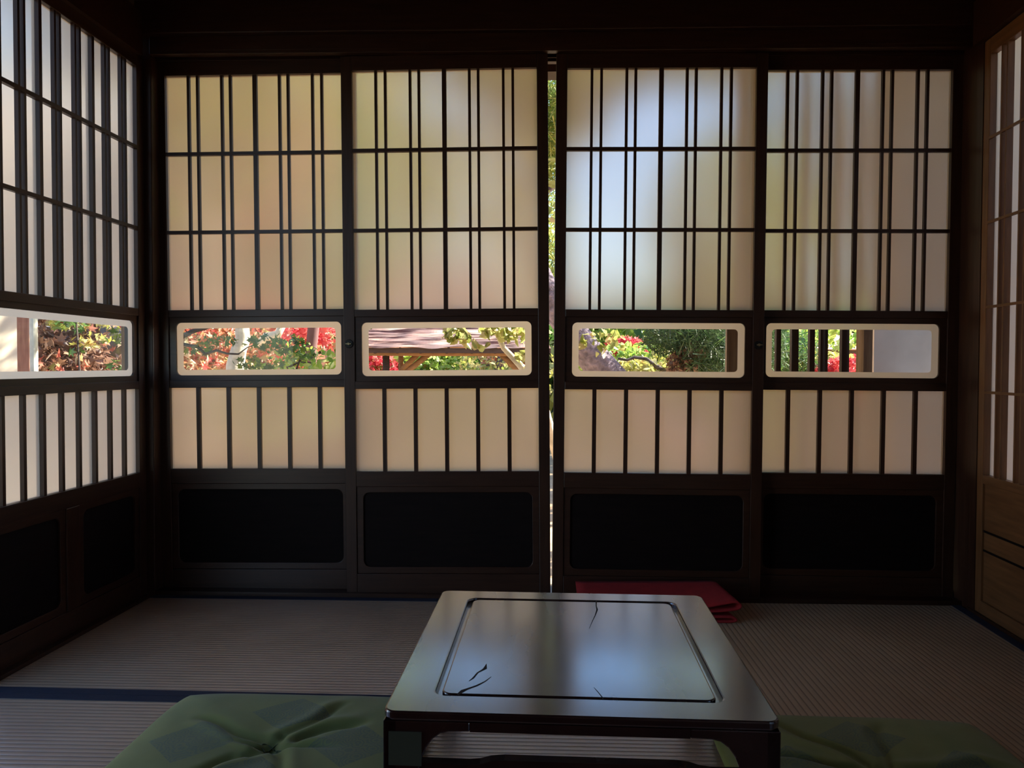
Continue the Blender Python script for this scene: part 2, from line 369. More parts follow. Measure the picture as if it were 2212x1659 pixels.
struct('trim_11', side_box(rx, -.1, .78, .03, .09, .010, 1.765, 1), PLASB, 'clay wall piece beside the viewer on the right', 'wall')

# ------------------------------------------------------------------ tatami
def tatami(label, pts, along_x, mat, rz=0):
    """pts = four corners counter-clockwise from near left"""
    c = sum((Vector((*p, 0)) for p in pts), Vector()) / 4
    root = empty('tatami_mat', (c.x, c.y, 0), 0, label=label, cat='tatami mat', group='tatami mats on the floor')
    P = [Vector((*p, 0)) - c for p in pts]; bw = .028
    def slab(name, q, z0, z1, m):
        bm = bmesh.new(); lo = [bm.verts.new((p.x, p.y, z0)) for p in q]; hi = [bm.verts.new((p.x, p.y, z1)) for p in q]
        bm.faces.new(lo[::-1]); bm.faces.new(hi)
        for i in range(4): bm.faces.new((lo[i], lo[(i + 1) % 4], hi[(i + 1) % 4], hi[i]))
        return link(name, bm, m, root)
    slab('woven_surface', P, -.0495, 0, mat)
    if along_x:
        n0, n1, f1, f0 = P
        slab('border_cloth', [n0, n1, n1 + Vector((0, bw, 0)), n0 + Vector((0, bw, 0))], .0001, .0016, HERI)
        slab('border_cloth', [f0 - Vector((0, bw, 0)), f1 - Vector((0, bw, 0)), f1, f0], .0001, .0016, HERI)
    else:
        n0, n1, f1, f0 = P
        slab('border_cloth', [n0, n0 + Vector((bw, 0, 0)), f0 + Vector((bw, 0, 0)), f0], .0001, .0016, HERI)
        slab('border_cloth', [n1 - Vector((bw, 0, 0)), n1, f1, f1 - Vector((bw, 0, 0))], .0001, .0016, HERI)
    return root
tatami('tatami mat along the back doors on the left, ribs running left to right', [(lx(1.755) + .001, 1.742), (.468, 1.722), (.48, 2.499), (lx(2.499) + .001, 2.499)], True, TATX)
tatami('tatami mat in the foreground left, under the left green cushion', [(lx(.86) + .001, .86), (.455, .84), (.467, 1.719), (lx(1.755) + .001, 1.739)], True, TATX)
tatami('tatami mat along the right wall, ribs running front to back', [(.460, .68), (rx(.68) - .001, .68), (rx(2.499) - .001, 2.499), (.484, 2.499)], False, TATY)

# ------------------------------------------------------------------ low table
TH = .28
tabrot = R_(-1.0)
A = at(833, 1535, 1); 
def on_plane(px, py, z):
    r = FW + RT * ((px - CX) / FPX) - UP * ((py - CY) / FPX); t = (z - EYE) / r.z
    return Vector((0, 0, EYE)) + r * t
q = [on_plane(px, py, TH) for px, py in ((828, 1538), (1692, 1558), (1512, 1287), (955, 1274))]
tc = sum(q, Vector()) / 4
TWd = ((q[1] - q[0]).length + (q[2] - q[3]).length) / 4; TDp = ((q[3] - q[0]).length + (q[2] - q[1]).length) / 4
ang = math.atan2((q[1] - q[0] + q[2] - q[3]).y, (q[1] - q[0] + q[2] - q[3]).x)
table = empty('low_table', (tc.x, tc.y, 0), ang, label='square low table of worn dark lacquer in the middle of the room', cat='table')
X0, X1, Y0, Y1 = -TWd, TWd, -TDp, TDp
def xy_plate(name, outer, inner, z0, z1, mat, parent, bevel=.0):
    bm = ring_plate(outer, inner, z0, z1)
    for v in bm.verts: v.co = Vector((v.co.x, v.co.z, v.co.y))
    return link(name, bm, mat, parent, bevel=bevel)
def xy_slab(name, loop, z0, z1, mat, parent, bevel=0):
    bm = bmesh.new(); lo = [bm.verts.new((p[0], p[1], z0)) for p in loop]; hi = [bm.verts.new((p[0], p[1], z1)) for p in loop]
    bm.faces.new(lo[::-1]); bm.faces.new(hi); n = len(loop)
    for i in range(n): bm.faces.new((lo[i], lo[(i + 1) % n], hi[(i + 1) % n], hi[i]))
    return link(name, bm, mat, parent, bevel=bevel)
MG = .064
xy_plate('top_frame', rrect(X0, X1, Y0, Y1, .016, 8), rrect(X0 + MG, X1 - MG, Y0 + MG * .9, Y1 - MG * .8, .020, 8), TH - .013, TH, LACQ, table, bevel=.003)
g = .0095
xy_slab('groove_bed', rrect(X0 + MG - .01, X1 - MG + .01, Y0 + MG * .9 - .01, Y1 - MG * .8 + .01, .02, 8), TH - .022, TH - .010, LACQ, table)
panel = xy_slab('top_panel', rrect(X0 + MG + g, X1 - MG - g, Y0 + MG * .9 + g * .7, Y1 - MG * .8 - g * .7, .016, 8), TH - .0098, TH - .0008, LACQ, table, bevel=.0025)
inv = Matrix.Rotation(-ang, 4, 'Z') @ Matrix.Translation((-tc.x, -tc.y, 0))
def crack(pts, wid):
    bm = bmesh.new(); P = [inv @ on_plane(px, py, TH) for px, py in pts]; up, lo = [], []
    for i, p in enumerate(P):
        d = (P[min(i + 1, len(P) - 1)] - P[max(i - 1, 0)]).normalized(); s = Vector((-d.y, d.x, 0)) * wid[i] / 2
        up.append(p + s); lo.append(p - s)
    rows = [[bm.verts.new((v.x, v.y, z)) for v in row] for row, z in ((up, TH - .0020), (up, TH - .00045), (lo, TH - .00045), (lo, TH - .0020))]
    for a, b in zip(rows, rows[1:]):
        for i in range(len(P) - 1): bm.faces.new((a[i], a[i + 1], b[i + 1], b[i]))
    return link('crack', bm, CRACK, panel)
crack([(1288, 1297), (1288, 1309), (1290, 1316), (1286, 1328), (1280, 1340), (1273, 1357)], [.003, .002, .0032, .0018, .0012, .0004])
crack([(1051, 1433), (1048, 1443), (1043, 1446), (1032, 1452), (1022, 1464), (1013, 1470)], [.0005, .006, .004, .0025, .003, .0006])
crack([(988, 1500), (1000, 1491), (1010, 1487), (1030, 1480), (1048, 1471), (1061, 1461)], [.003, .007, .004, .0035, .002, .0005])
crack([(1283, 1484), (1292, 1494), (1304, 1509)], [.0003, .001, .0012])
# legs with flared brackets: each an L of two boards
def leg_shape(s, lw=.062, z_top=TH - .0135):
    """profile in (u, z): u = 0 at the outer edge going inwards"""
    p = [(0, 0), (lw * .62, 0), (lw * .72, .08), (lw * .78, .17)]
    for i in range(7):
        t = R_(90 * i / 6); p.append((lw * .78 + .045 * (1 - math.cos(t)), .17 + (z_top - .0145 - .17) * math.sin(t)))
    p += [(lw * .78 + .075, z_top - .0135), (lw * .78 + .075, z_top), (0, z_top)]
    return p
th = .020
for sx in (-1, 1):
    for sy in (-1, 1):
        bm = bmesh.new(); ex = X1 * .9985; ey = Y1 * .9985
        for axis in (0, 1):
            prof = leg_shape(1); a = []; b = []
            for u, z in prof:
                if axis == 0: pa, pb = (sx * (ex - u), sy * ey, z), (sx * (ex - u), sy * (ey - th), z)
                else: pa, pb = (sx * ex, sy * (ey - u), z), (sx * (ex - th), sy * (ey - u), z)
                a.append(bm.verts.new(pa)); b.append(bm.verts.new(pb))
            n = len(a); bm.faces.new(a); bm.faces.new(b[::-1])
            for i in range(n): bm.faces.new((a[i], a[(i + 1) % n], b[(i + 1) % n], b[i]))
        link('leg', bm, LACQ, table, bevel=.002)
zt = TH - .0135; iu = .062 * .78 + .075
for s in (-1, 1):
    link('apron', boxes((-(X1 * .9985 - iu), X1 * .9985 - iu, min(s * Y1 * .9985, s * (Y1 * .9985 - th)), max(s * Y1 * .9985, s * (Y1 * .9985 - th)), zt - .0135, zt)), LACQ, table)
    link('apron', boxes((min(s * X1 * .9985, s * (X1 * .9985 - th)), max(s * X1 * .9985, s * (X1 * .9985 - th)), -(Y1 * .9985 - iu), Y1 * .9985 - iu, zt - .0135, zt)), LACQ, table)
# cusped stretcher between the front legs
bm = bmesh.new(); pr = []
hw = X1 - .045
c0, c1 = -.125, .155
top = [(-hw, .2045), (c0 - .03, .2040), (c0 - .015, .2055), (c0, .2100), (c0 + .02, .2120), (c1 - .02, .2120), (c1, .2100), (c1 + .015, .2055), (c1 + .03, .2040), (hw, .2040)]
bot = [(hw, .176), (0, .182), (-hw, .176)]
lo = [bm.verts.new((x, Y0 + .004, z)) for x, z in top + bot]; hi = [bm.verts.new((x, Y0 + .022, z)) for x, z in top + bot]
bm.faces.new(lo); bm.faces.new(hi[::-1])
for i in range(len(lo)): bm.faces.new((lo[i], lo[(i + 1) % len(lo)], hi[(i + 1) % len(lo)], hi[i]))
link('front_stretcher', bm, LACQ, table)
# olive plate let into the front left leg
link('corner_patch', boxes((X0 * .9985 + .008, X0 * .9985 + .055, Y0 * .9985 - .0012, Y0 * .9985 + .001, .203, .2515)), plain('olive_patch', (.045, .047, .028), .6), table)

# ------------------------------------------------------------------ floor cushions
def cushion_mat(name):
    m, t, b = nodes(name)
    tcn = N(t, 'ShaderNodeTexCoord'); sp = N(t, 'ShaderNodeSeparateXYZ'); t.links.new(tcn.outputs['Object'], sp.inputs[0])
    def mth(op, a, c=None):
        n = N(t, 'ShaderNodeMath', operation=op)
        for i, v in enumerate((a, c)):
            if v is None: continue
            if isinstance(v, (int, float)): n.inputs[i].default_value = v
            else: t.links.new(v, n.inputs[i])
        return n.outputs[0]
    acc = None
    for cx, cy, rxx, ryy in ((-.155, .0, .085, .085), (.155, .0, .085, .085), (.0, .125, .085, .075), (0, -.125, .085, .075)):
        dx = mth('DIVIDE', mth('ABSOLUTE', mth('SUBTRACT', sp.outputs['X'], cx)), rxx); dy = mth('DIVIDE', mth('ABSOLUTE', mth('SUBTRACT', sp.outputs['Y'], cy)), ryy)
        s = mth('LESS_THAN', mth('ADD', dx, dy), 1.0); acc = s if acc is None else mth('MAXIMUM', acc, s)
    vo = N(t, 'ShaderNodeTexVoronoi', i_Scale=38.0); t.links.new(tcn.outputs['Object'], vo.inputs[0])
    wv = N(t, 'ShaderNodeMath', operation='SINE'); t.links.new(mth('MULTIPLY', vo.outputs['Distance'], 30.0), wv.inputs[0])
    pat = mth('GREATER_THAN', wv.outputs[0], .1); fac = mth('MULTIPLY', acc, mth('ADD', mth('MULTIPLY', pat, .35), .5))
    nn = N(t, 'ShaderNodeTexNoise', i_Scale=9.0, i_Detail=4.0); t.links.new(tcn.outputs['Object'], nn.inputs[0])
    base = ramp(t, nn.outputs[0], [(.3, (.145, .155, .03)), (.7, (.185, .19, .042))])
    mx = N(t, 'ShaderNodeMix', data_type='RGBA'); t.links.new(fac, mx.inputs[0]); t.links.new(base, mx.inputs[6]); mx.inputs[7].default_value = (.085, .108, .052, 1)
    t.links.new(mx.outputs[2], b.inputs['Base Color']); b.inputs['Roughness'].default_value = .85
    b.inputs['Sheen Weight'].default_value = .15
    fi = N(t, 'ShaderNodeTexNoise', i_Scale=420.0); t.links.new(tcn.outputs['Object'], fi.inputs[0])
    ht = mth('ADD', mth('MULTIPLY', fi.outputs[0], .3), mth('MULTIPLY', mth('MULTIPLY', acc, pat), .5))
    bp = N(t, 'ShaderNodeBump', i_Strength=.5, i_Distance=.001); t.links.new(ht, bp.inputs['Height']); t.links.new(bp.outputs[0], b.inputs['Normal'])
    return m
CUSH = cushion_mat('green_quilted_cotton')
THREAD = plain('tuft_thread', (.10, .11, .05), .9)
def cushion(label, cx, cy, w, d, rz, seed, creases, h=.046):
    root = empty('floor_cushion', (cx, cy, .002), rz, label=label, cat='cushion', group='green floor cushions beside the low table')
    n = 96; bm = bmesh.new(); random.seed(seed)
    grid = {}
    def pt(i, j, s):
        u = -1 + 2 * i / n; v = -1 + 2 * j / n
        # round the square's corners
        x = u * (1 - .055 * v ** 8); y = v * (1 - .055 * u ** 8)
        e = max(abs(u), abs(v)); prof = (1 - e ** 5) ** .5 if e < 1 else 0
        cr = (1 - .35 * (abs(u) * abs(v)) ** 3)
        X, Y = x * w / 2, y * d / 2
        z = h / 2 * prof * cr
        if s > 0:
            r = math.hypot(X, Y)
            z -= .020 * math.exp(-(r / .020) ** 2) + .007 * math.exp(-(r / .07) ** 2)
            for ang_, r0, r1, amp, wd in creases:
                ca, sa = math.cos(R_(ang_)), math.sin(R_(ang_)); l = X * ca + Y * sa; p = -X * sa + Y * ca
                p += .006 * math.sin(l * 40 + ang_)
                if l > r0: z -= amp * math.exp(-(p / wd) ** 2) * max(0, min(1, (r1 - l) / .05)) * min(1, (l - r0) / .02 + .2)
                if l > r0: z += amp * .45 * math.exp(-((p - wd * 2.2) / (wd * 1.6)) ** 2) * max(0, min(1, (r1 - l) / .05))
            z += .0022 * noise.noise(Vector((X * 14, Y * 14, seed))) * prof
            z = h / 2 + z
        else: z = h / 2 - z * .96
        return (X, Y, max(z, .0))
    for s in (1, -1):
        for i in range(n + 1):
            for j in range(n + 1):
                edge = i in (0, n) or j in (0, n)
                if s < 0 and edge: grid[s, i, j] = grid[1, i, j]
                else: grid[s, i, j] = bm.verts.new(pt(i, j, s))
        for i in range(n):
            for j in range(n):
                f = [grid[s, i, j], grid[s, i + 1, j], grid[s, i + 1, j + 1], grid[s, i, j + 1]]
                bm.faces.new(f if s > 0 else f[::-1])
    link('cover', bm, CUSH, root, smooth=True)
    bm = bmesh.new(); zc = h - .026
    for k in range(4):
        a = R_(45 + 90 * k + 12)
        pts = []
        for i in range(13):
            t = math.pi * i / 12; rr = .026 * math.sin(t); off = .009 * math.cos(t)
            pts.append((rr * math.cos(a) - off * math.sin(a), rr * math.sin(a) + off * math.cos(a), zc + .004 + .010 * math.sin(t)))
        tube(bm, pts, [.0011] * 13, 5)
    link('tuft_thread', bm, THREAD, root, smooth=True)
    return root
cushion('green quilted floor cushion on the tatami left of the low table', -.503, 1.437, .575, .50, R_(-.5), 3,
        [(152, .02, .22, .010, .010), (32, .03, .2, .011, .012), (60, .02, .22, .008, .010), (180, .01, .09, .010, .006), (-5, .01, .14, .008, .008), (-60, .02, .2, .007, .01), (-128, .02, .25, .008, .010), (225, .06, .3, .006, .009)])
cushion('green quilted floor cushion on the tatami right of the low table', .632, 1.375, .56, .50, R_(-1.5), 8,
        [(165, .02, .25, .011, .010), (10, .03, .25, .009, .010), (75, .02, .22, .007, .010), (130, .03, .3, .008, .010), (-20, .02, .2, .010, .008), (-90, .02, .2, .007, .01), (215, .02, .25, .008, .010)])

# ------------------------------------------------------------------ folded red cloth
def ribbon(name, prof_front, prof_back, y0, y1, thick, mat, ny=10):
    bm = bmesh.new(); rows = []
    def smooth(pr):
        out = []
        for i in range(len(pr) - 1):
            p0, p1, p2, p3 = (Vector(pr[max(0, min(len(pr) - 1, i + k))]) for k in (-1, 0, 1, 2))
            for s in range(6):
                t = s / 6; out.append(.5 * ((2 * p1) + (p2 - p0) * t + (2 * p0 - 5 * p1 + 4 * p2 - p3) * t * t + (3 * p1 - p0 - 3 * p2 + p3) * t ** 3))
        out.append(Vector(pr[-1])); return out
    F, B = smooth(prof_front), smooth(prof_back)
    for j in range(ny + 1):
        t = j / ny
        rows.append([bm.verts.new((f.x * (1 - t) + b.x * t, y0 + (y1 - y0) * t, f.y * (1 - t) + b.y * t)) for f, b in zip(F, B)])
    for a, b in zip(rows, rows[1:]):
        for i in range(len(a) - 1): bm.faces.new((a[i], a[i + 1], b[i + 1], b[i]))
    o = link(name, bm, mat, None, smooth=True); m = o.modifiers.new('thick', 'SOLIDIFY'); m.thickness = thick; m.offset = 0
    return o
pf = [(.10, .0045), (.35, .0045), (.55, .0045), (.592, .0060), (.600, .0125), (.585, .018), (.54, .0185), (.49, .020), (.46, .0265), (.50, .0330), (.56, .037), (.605, .044), (.613, .056), (.596, .064), (.56, .058), (.50, .047), (.40, .042), (.13, .040)]
pb = [(.10, .0045), (.35, .0045), (.55, .0045), (.570, .0070), (.575, .0135), (.560, .020), (.52, .022), (.46, .026), (.44, .036), (.48, .044), (.54, .049), (.578, .055), (.585, .066), (.572, .074), (.54, .0745), (.48, .0735), (.38, .072), (.13, .068)]
rc = ribbon('folded_cloth', pf, pb, 2.295, 2.478, .005, REDC)
tag(rc, 'folded red felt cloth on the tatami behind the low table', 'cloth')

# ------------------------------------------------------------------ outside: house parts
struct('trim_12', boxes((-2.6, 2.8, 3.26, 3.36, 2.0, 2.32)), WH, 'dark outer beam under the eaves across the garden side', 'beam')
struct('eaves_back', boxes((-2.8, 3.6, 2.63, 4.15, 2.32, 2.40)), WH, 'underside of the eaves on the garden side', 'eaves')
struct('eaves_left', boxes((-2.3, -1.46, 1.78, 2.62, 2.32, 2.40)), WH, 'underside of the eaves on the left side', 'eaves')  # trimmed out of view to let sky light reach the floor
struct('eaves_right', boxes((1.60, 3.6, -1.2, 2.62, 2.32, 2.40)), WH, 'underside of the eaves on the right side, stretched to block the sun', 'eaves')  # reach stretched out of view to shade the right doors
GZ = -.55
bm = bmesh.new(); random.seed(5); nx_, ny_ = 70, 60; gv = {}
for i in range(nx_ + 1):
    for j in range(ny_ + 1):
        x = -14 + 28 * i / nx_; y = -3 + 27 * j / ny_
        z = GZ - .35 * max(0, min(1, (y - 4) / 4)) + (max(0, y - 9) * .10) + .05 * noise.noise(Vector((x, y, 0)) * .8)
        gv[i, j] = bm.verts.new((x, y, z))
for i in range(nx_):
    for j in range(ny_): bm.faces.new((gv[i, j], gv[i + 1, j], gv[i + 1, j + 1], gv[i, j + 1]))
struct('ground', bm, MOSS, 'mossy garden ground outside', 'ground', smooth=True)
def thing_box(name, bm, mat, label, cat, **kw): return tag(link(name, bm, mat), label, cat, **kw)
p = at(1568, 750, 3.0).x; p2 = at(1606, 750, 3.0).x
thing_box('veranda_post', boxes((p, p + .010, 2.985, 3.0, GZ, 2.32), (p + .010, p2, 2.99, 3.05, GZ, 2.32)), BROWNW, 'brown veranda post at the right end of the third glass slot', 'post')
lat = empty('lattice_screen', (at(1750, 750, 3.0).x, 3.0, GZ), 0, label='dark vertical bar lattice screen seen in the rightmost glass slot', cat='screen')
ox = lat.location.x
for a, b in ((1675, 1685), (1708, 1723), (1747, 1758), (1770, 1786), (1816, 1832)):
    xa, xb = at(a, 750, 3.0).x - ox, at(b, 750, 3.0).x - ox
    link('bar', boxes((xa, xb, -.012, .012, .15, 2.6)), WV, lat)
link('rail', boxes((p2 - ox + .005, at(1858, 750, 3).x - ox, -.014, .014, .05, .15)), WH, lat)
link('rail', boxes((p2 - ox + .005, at(1858, 750, 3).x - ox, -.014, .014, 2.6, 2.72)), WH, lat)
pa, pb_ = at(1861, 750, 3.0).x, at(1880, 750, 3.0).x
thing_box('veranda_post', boxes((pa, pb_, 2.98, 3.05, GZ, 2.32)), BROWNW, 'light brown veranda post between lattice screen and grey wall', 'post')
xw = at(1888, 750, 3.12).x
thing_box('plaster_wall', boxes((xw, 2.9, 3.12, 3.22, GZ, 2.32)), PLASG, 'grey mottled plaster wall at the right end of the rightmost glass slot', 'wall')
xl0, xl1 = at(262, 750, 2.72).x, at(281, 750, 2.72).x
thing_box('veranda_post', boxes((xl0, xl1 + .01, 2.72, 2.78, GZ, 2.32)), BROWNW, 'brown outer post just beyond the left back corner', 'post')
thing_box('sun_block_wall', boxes((3.45, 3.57, -1.2, 3.12, GZ, 1.7)), PLASG, 'unseen plaster wall added right of the room to block the sun', 'wall')  # unseen wall added to keep direct sun off the right paper
struct('trim_13', side_box(lx, -1.14, .62, .03, .09, .010, 1.765, -1), PLASB, 'unseen clay wall piece on the left, added to narrow the light opening', 'wall')  # unseen wall piece added to keep the left daylight local
# left side: white wall, cedar post, pale pole
c = at(36, 750, 4.6)
bm = boxes((-6.0, 0, -.06, .06, GZ - .4, 2.3)); ww = thing_box('garden_wall', bm, PLASTER, 'sunlit white plaster wall at the far left beyond the left wall slot, lengthened out of view to bounce light', 'wall')
ww.location = (c.x, c.y, 0); ww.rotation_euler = (0, 0, R_(40))  # run and height extended out of view to bounce warm sunlight
a, b = at(37, 750, 4.45).x, at(63, 750, 4.45).x
thing_box('wooden_post', boxes((a, b, 4.45, 4.52, GZ - .2, 2.4)), PINKW, 'pinkish cedar post right of the white garden wall', 'post')
bm = bmesh.new(); pc = at(73, 750, 4.40); tube(bm, [(pc.x, pc.y, GZ - .1), (pc.x, pc.y, 2.4)], [.022, .022], 14)
thing_box('bamboo_pole', bm, GREYM, 'pale upright pole right of the pinkish cedar post', 'pole')
# stones of the retaining wall behind the left slot
random.seed(12)
def stone(label, c, sx, sy, sz, seed, grp=None, mat=STONE, nm='garden_stone'):
    bm = bmesh.new(); bmesh.ops.create_icosphere(bm, subdivisions=3, radius=1)
    for v in bm.verts:
        d = v.co.copy(); k = 1 + .35 * noise.noise(d * 1.3 + Vector((seed, seed * 2, 0)))
        e = max(abs(d.x), abs(d.y), abs(d.z)); d = d / (e ** .55)
        v.co = Vector((d.x * sx * k, d.y * sy * k, d.z * sz * k))
    o = link(nm, bm, mat, None, smooth=True); o.location = c; return tag(o, label, 'stone', grp)
rows = [(-.45, 0), (-.10, .18), (.25, .05), (.58, .2), (.9, .1)]
for ri, (zz, of) in enumerate(rows):
    for k in range(5):
        stone('grey stone of the dry stone wall seen in the left wall slot', (-5.6 + of + k * .52, 6.1 + random.uniform(-.05, .05), zz), .27, .2, .18, ri * 7 + k, 'stones of the dry stone wall')

# ------------------------------------------------------------------ outside: plants
def star(n=5):
    pts = []
    for k in range(n):
        a = R_(-90 + 72 * k + 36 * 0) if n == 5 else 2 * math.pi * k / n
        L = (.55, .85, 1.0, .85, .55)[k]; a = R_(-120 + 60 * k + 90) if n == 5 else a
        pts.append((L * math.cos(a - R_(0)), L * math.sin(a))); a2 = a + R_(30)
        if k < n - 1: pts.append((.30 * math.cos(a2), .30 * math.sin(a2)))
    pts.append((-.25, 0)); return pts
SHAPES = {'maple': [( -.2, 0), (-.15, -.75), (.12, -.33), (.55, -.75), (.45, -.22), (1.0, 0), (.45, .22), (.55, .75), (.12, .33), (-.15, .75)],
          'oval': [(-.7, 0), (-.3, -.33), (.2, -.36), (.8, 0), (.2, .36), (-.3, .33)],
          'heart': [(-.5, 0), (-.55, -.3), (-.2, -.5), (.3, -.33), (.85, 0), (.3, .33), (-.2, .5), (-.55, .3)],
          'needle': [(-1, -.05), (1, 0), (-1, .05)], 'blob': [(-.6, -.4), (.5, -.5), (.6, .4), (-.4, .55)]}
def foliage(blobs, shape, size, n, mat, parent, seed, droop=0, name='foliage'):
    random.seed(seed); bm = bmesh.new(); sh = SHAPES[shape]; tot = sum(b[3] * b[4] * b[5] for b in blobs)
    for (cx, cy, cz, rx_, ry_, rz_) in blobs:
        for _ in range(max(3, int(n * rx_ * ry_ * rz_ / tot))):
            while True:
                u = Vector([random.uniform(-1, 1) for _ in range(3)])
                if u.length < 1: break
            if random.random() < .5: u = u.normalized() * random.uniform(.75, 1)
            c = Vector((cx + u.x * rx_, cy + u.y * ry_, cz + u.z * rz_))
            q = Vector([random.gauss(0, 1) for _ in range(3)]).normalized()
            q = (q + Vector((0, 0, -droop))).normalized(); o = q.orthogonal().normalized(); o = Matrix.Rotation(random.uniform(0, 6.28), 3, q) @ o
            s = size * random.uniform(.6, 1.25); w_ = q.cross(o)
            vs = [bm.verts.new(c + (q * a + o * b) * s + w_ * (abs(b) * s * .25)) for a, b in sh]
            bm.faces.new(vs)
    me = bpy.data.meshes.new(name); bm.to_mesh(me); bm.free(); me.materials.append(mat)
    o = bpy.data.objects.new(name, me); COL.objects.link(o); o.parent = parent; return o
def tree(label, base, trunk, fol, bark=BARK, cat='tree', group=None, name='tree', branches=()):
    """trunk: [(x,y,z,r)..] in world; fol: list of (blobs, shape, size, n, mat)"""
    root = empty(name, base, 0, label=label, cat=cat, group=group)
    def loc(p): return (p[0] - base[0], p[1] - base[1], p[2] - base[2])
    if trunk:
        bm = bmesh.new(); tube(bm, [loc(p) for p in trunk], [p[3] for p in trunk], 12); link('trunk', bm, bark, root, smooth=True)
    for br in branches:
        bm = bmesh.new(); tube(bm, [loc(p) for p in br], [p[3] for p in br], 7); link('branch', bm, bark, root, smooth=True)
    for i, (blobs, shape, size, n, mat) in enumerate(fol):
        foliage([(*loc(b[:3]), *b[3:]) for b in blobs], shape, size, n, mat, root, i + len(label))
    return root
def A4(px, py, Y, r): p = at(px, py, Y); return (p.x, p.y, p.z, r)
def BL(px, py, Y, rx_, ry_, rz_): p = at(px, py, Y); return (p.x, p.y, p.z, rx_, ry_, rz_)
G = lambda y: GZ - .35 * max(0, min(1, (y - 4) / 4))
# near green maple whose twigs cross the first slot
b0 = at(385, 760, 3.9)
tree('green maple with thin dark twigs crossing the leftmost back glass slot', (b0.x - .35, 3.9, G(3.9)), [(b0.x - .35, 3.9, G(3.9), .05), (b0.x - .3, 3.9, .1, .045), (b0.x - .22, 3.9, .75, .035), (b0.x - .1, 3.9, 1.5, .02), (b0.x, 3.9, 2.1, .012)],
     [([BL(470, 738, 3.85, .10, .1, .035), BL(600, 742, 3.85, .16, .12, .05), BL(560, 785, 3.8, .13, .1, .04), BL(430, 752, 3.9, .08, .08, .03), BL(640, 765, 3.8, .10, .1, .04)], 'maple', .026, 260, L_GRN),
      ([(b0.x - .1, 3.95, 1.9, .8, .5, .55)], 'maple', .035, 900, L_LIM)],
     branches=[[A4(372, 770, 3.9, .016), A4(392, 728, 3.88, .014), A4(415, 716, 3.86, .012), A4(455, 705, 3.85, .009), A4(500, 690, 3.85, .006)],
               [A4(360, 745, 3.9, .012), A4(393, 743, 3.88, .0095), A4(428, 750, 3.86, .0085), A4(443, 765, 3.85, .008), A4(468, 757, 3.85, .007), A4(490, 764, 3.85, .0055), A4(515, 765, 3.85, .0045), A4(535, 750, 3.85, .003), A4(560, 742, 3.85, .002)]])
tree('orange and red maple behind the twigs of the leftmost back glass slot', (at(440, 760, 6).x, 6, G(6)), [(at(440, 760, 6).x, 6, G(6), .06), (at(452, 750, 6).x, 6, .8, .05), (at(440, 700, 6).x, 6, 1.8, .03)],
     [([BL(430, 745, 5.8, .28, .3, .22), BL(470, 720, 5.9, .25, .3, .18), BL(410, 790, 5.7, .25, .3, .16), BL(520, 720, 6.2, .2, .2, .2), BL(600, 720, 6.5, .5, .3, .25)], 'maple', .05, 1500, L_ORG),
      ([(at(440, 500, 6).x, 6, 2.3, 1.3, .8, .8)], 'maple', .06, 1600, L_ORG)])
tree('pale lichen covered tree trunk standing in the leftmost back glass slot', (at(515, 780, 5.0).x, 5.0, G(5)), [A4(500, 1000, 5.0, .10), A4(514, 815, 5.0, .075), A4(508, 790, 5.0, .058), A4(516, 755, 5.0, .050), A4(524, 735, 5.0, .046), A4(523, 700, 5.0, .045), A4(520, 560, 5.0, .05), A4(535, 380, 5.0, .03)],
     [([(at(520, 300, 5).x, 5.0, 2.5, .9, .7, .5)], 'maple', .05, 900, L_YEL)], bark=BARKW,
     branches=[[A4(556, 745, 5.0, .022), A4(575, 728, 5.0, .030), A4(600, 722, 5.0, .028), A4(612, 700, 5.0, .024)]])
tree('straight purple brown trunk in the right part of the leftmost back glass slot', (at(675, 760, 5.6).x, 5.6, G(5.6)), [A4(668, 1000, 5.6, .05), A4(672, 757, 5.6, .040), A4(678, 700, 5.6, .042), A4(684, 400, 5.6, .035)],
     [([BL(650, 715, 6.0, .22, .2, .12), BL(700, 716, 6.0, .2, .2, .12)], 'maple', .05, 220, L_RED), ([(at(684, 300, 5.6).x, 5.6, 2.9, 1.0, .7, .6)], 'maple', .06, 900, L_YEL)],
     bark=plain('purple_bark', (.16, .08, .08), .9, var=.2))
tree('bright lime green shrub low in the leftmost back glass slot', (at(640, 800, 4.3).x, 4.3, G(4.3)), [],
     [([BL(600, 800, 4.3, .16, .15, .05), BL(660, 780, 4.4, .22, .15, .09), BL(715, 785, 4.3, .16, .15, .08), BL(650, 745, 4.8, .10, .1, .05), BL(640, 860, 4.3, .4, .25, .25)], 'oval', .035, 700, L_LIM)], cat='shrub', name='shrub',
     branches=[[A4(640, 1000, 4.3, .008), A4(640, 800, 4.25, .006), A4(648, 775, 4.25, .005), A4(660, 765, 4.25, .003)], [A4(620, 795, 4.25, .006), A4(645, 783, 4.25, .005), A4(662, 766, 4.25, .003)], [A4(650, 782, 4.25, .004), A4(672, 784, 4.25, .003)]])
random.seed(3)
tree('reddish leaf litter bush at the foot of the left garden', (at(170, 780, 5).x, 5, G(5)), [],
     [([BL(130, 770, 5.0, .30, .3, .18), BL(160, 735, 5.2, .22, .2, .15), BL(110, 735, 5.3, .2, .2, .2), BL(230, 800, 5.0, .35, .25, .10), BL(150, 840, 5, .5, .3, .2)], 'maple', .05, 1500, L_DRY),
      ([BL(120, 790, 4.7, .20, .2, .08), BL(250, 745, 4.7, .10, .1, .05), BL(240, 700, 4.8, .25, .2, .05)], 'maple', .045, 50, L_ORG)], cat='bush', name='bush')
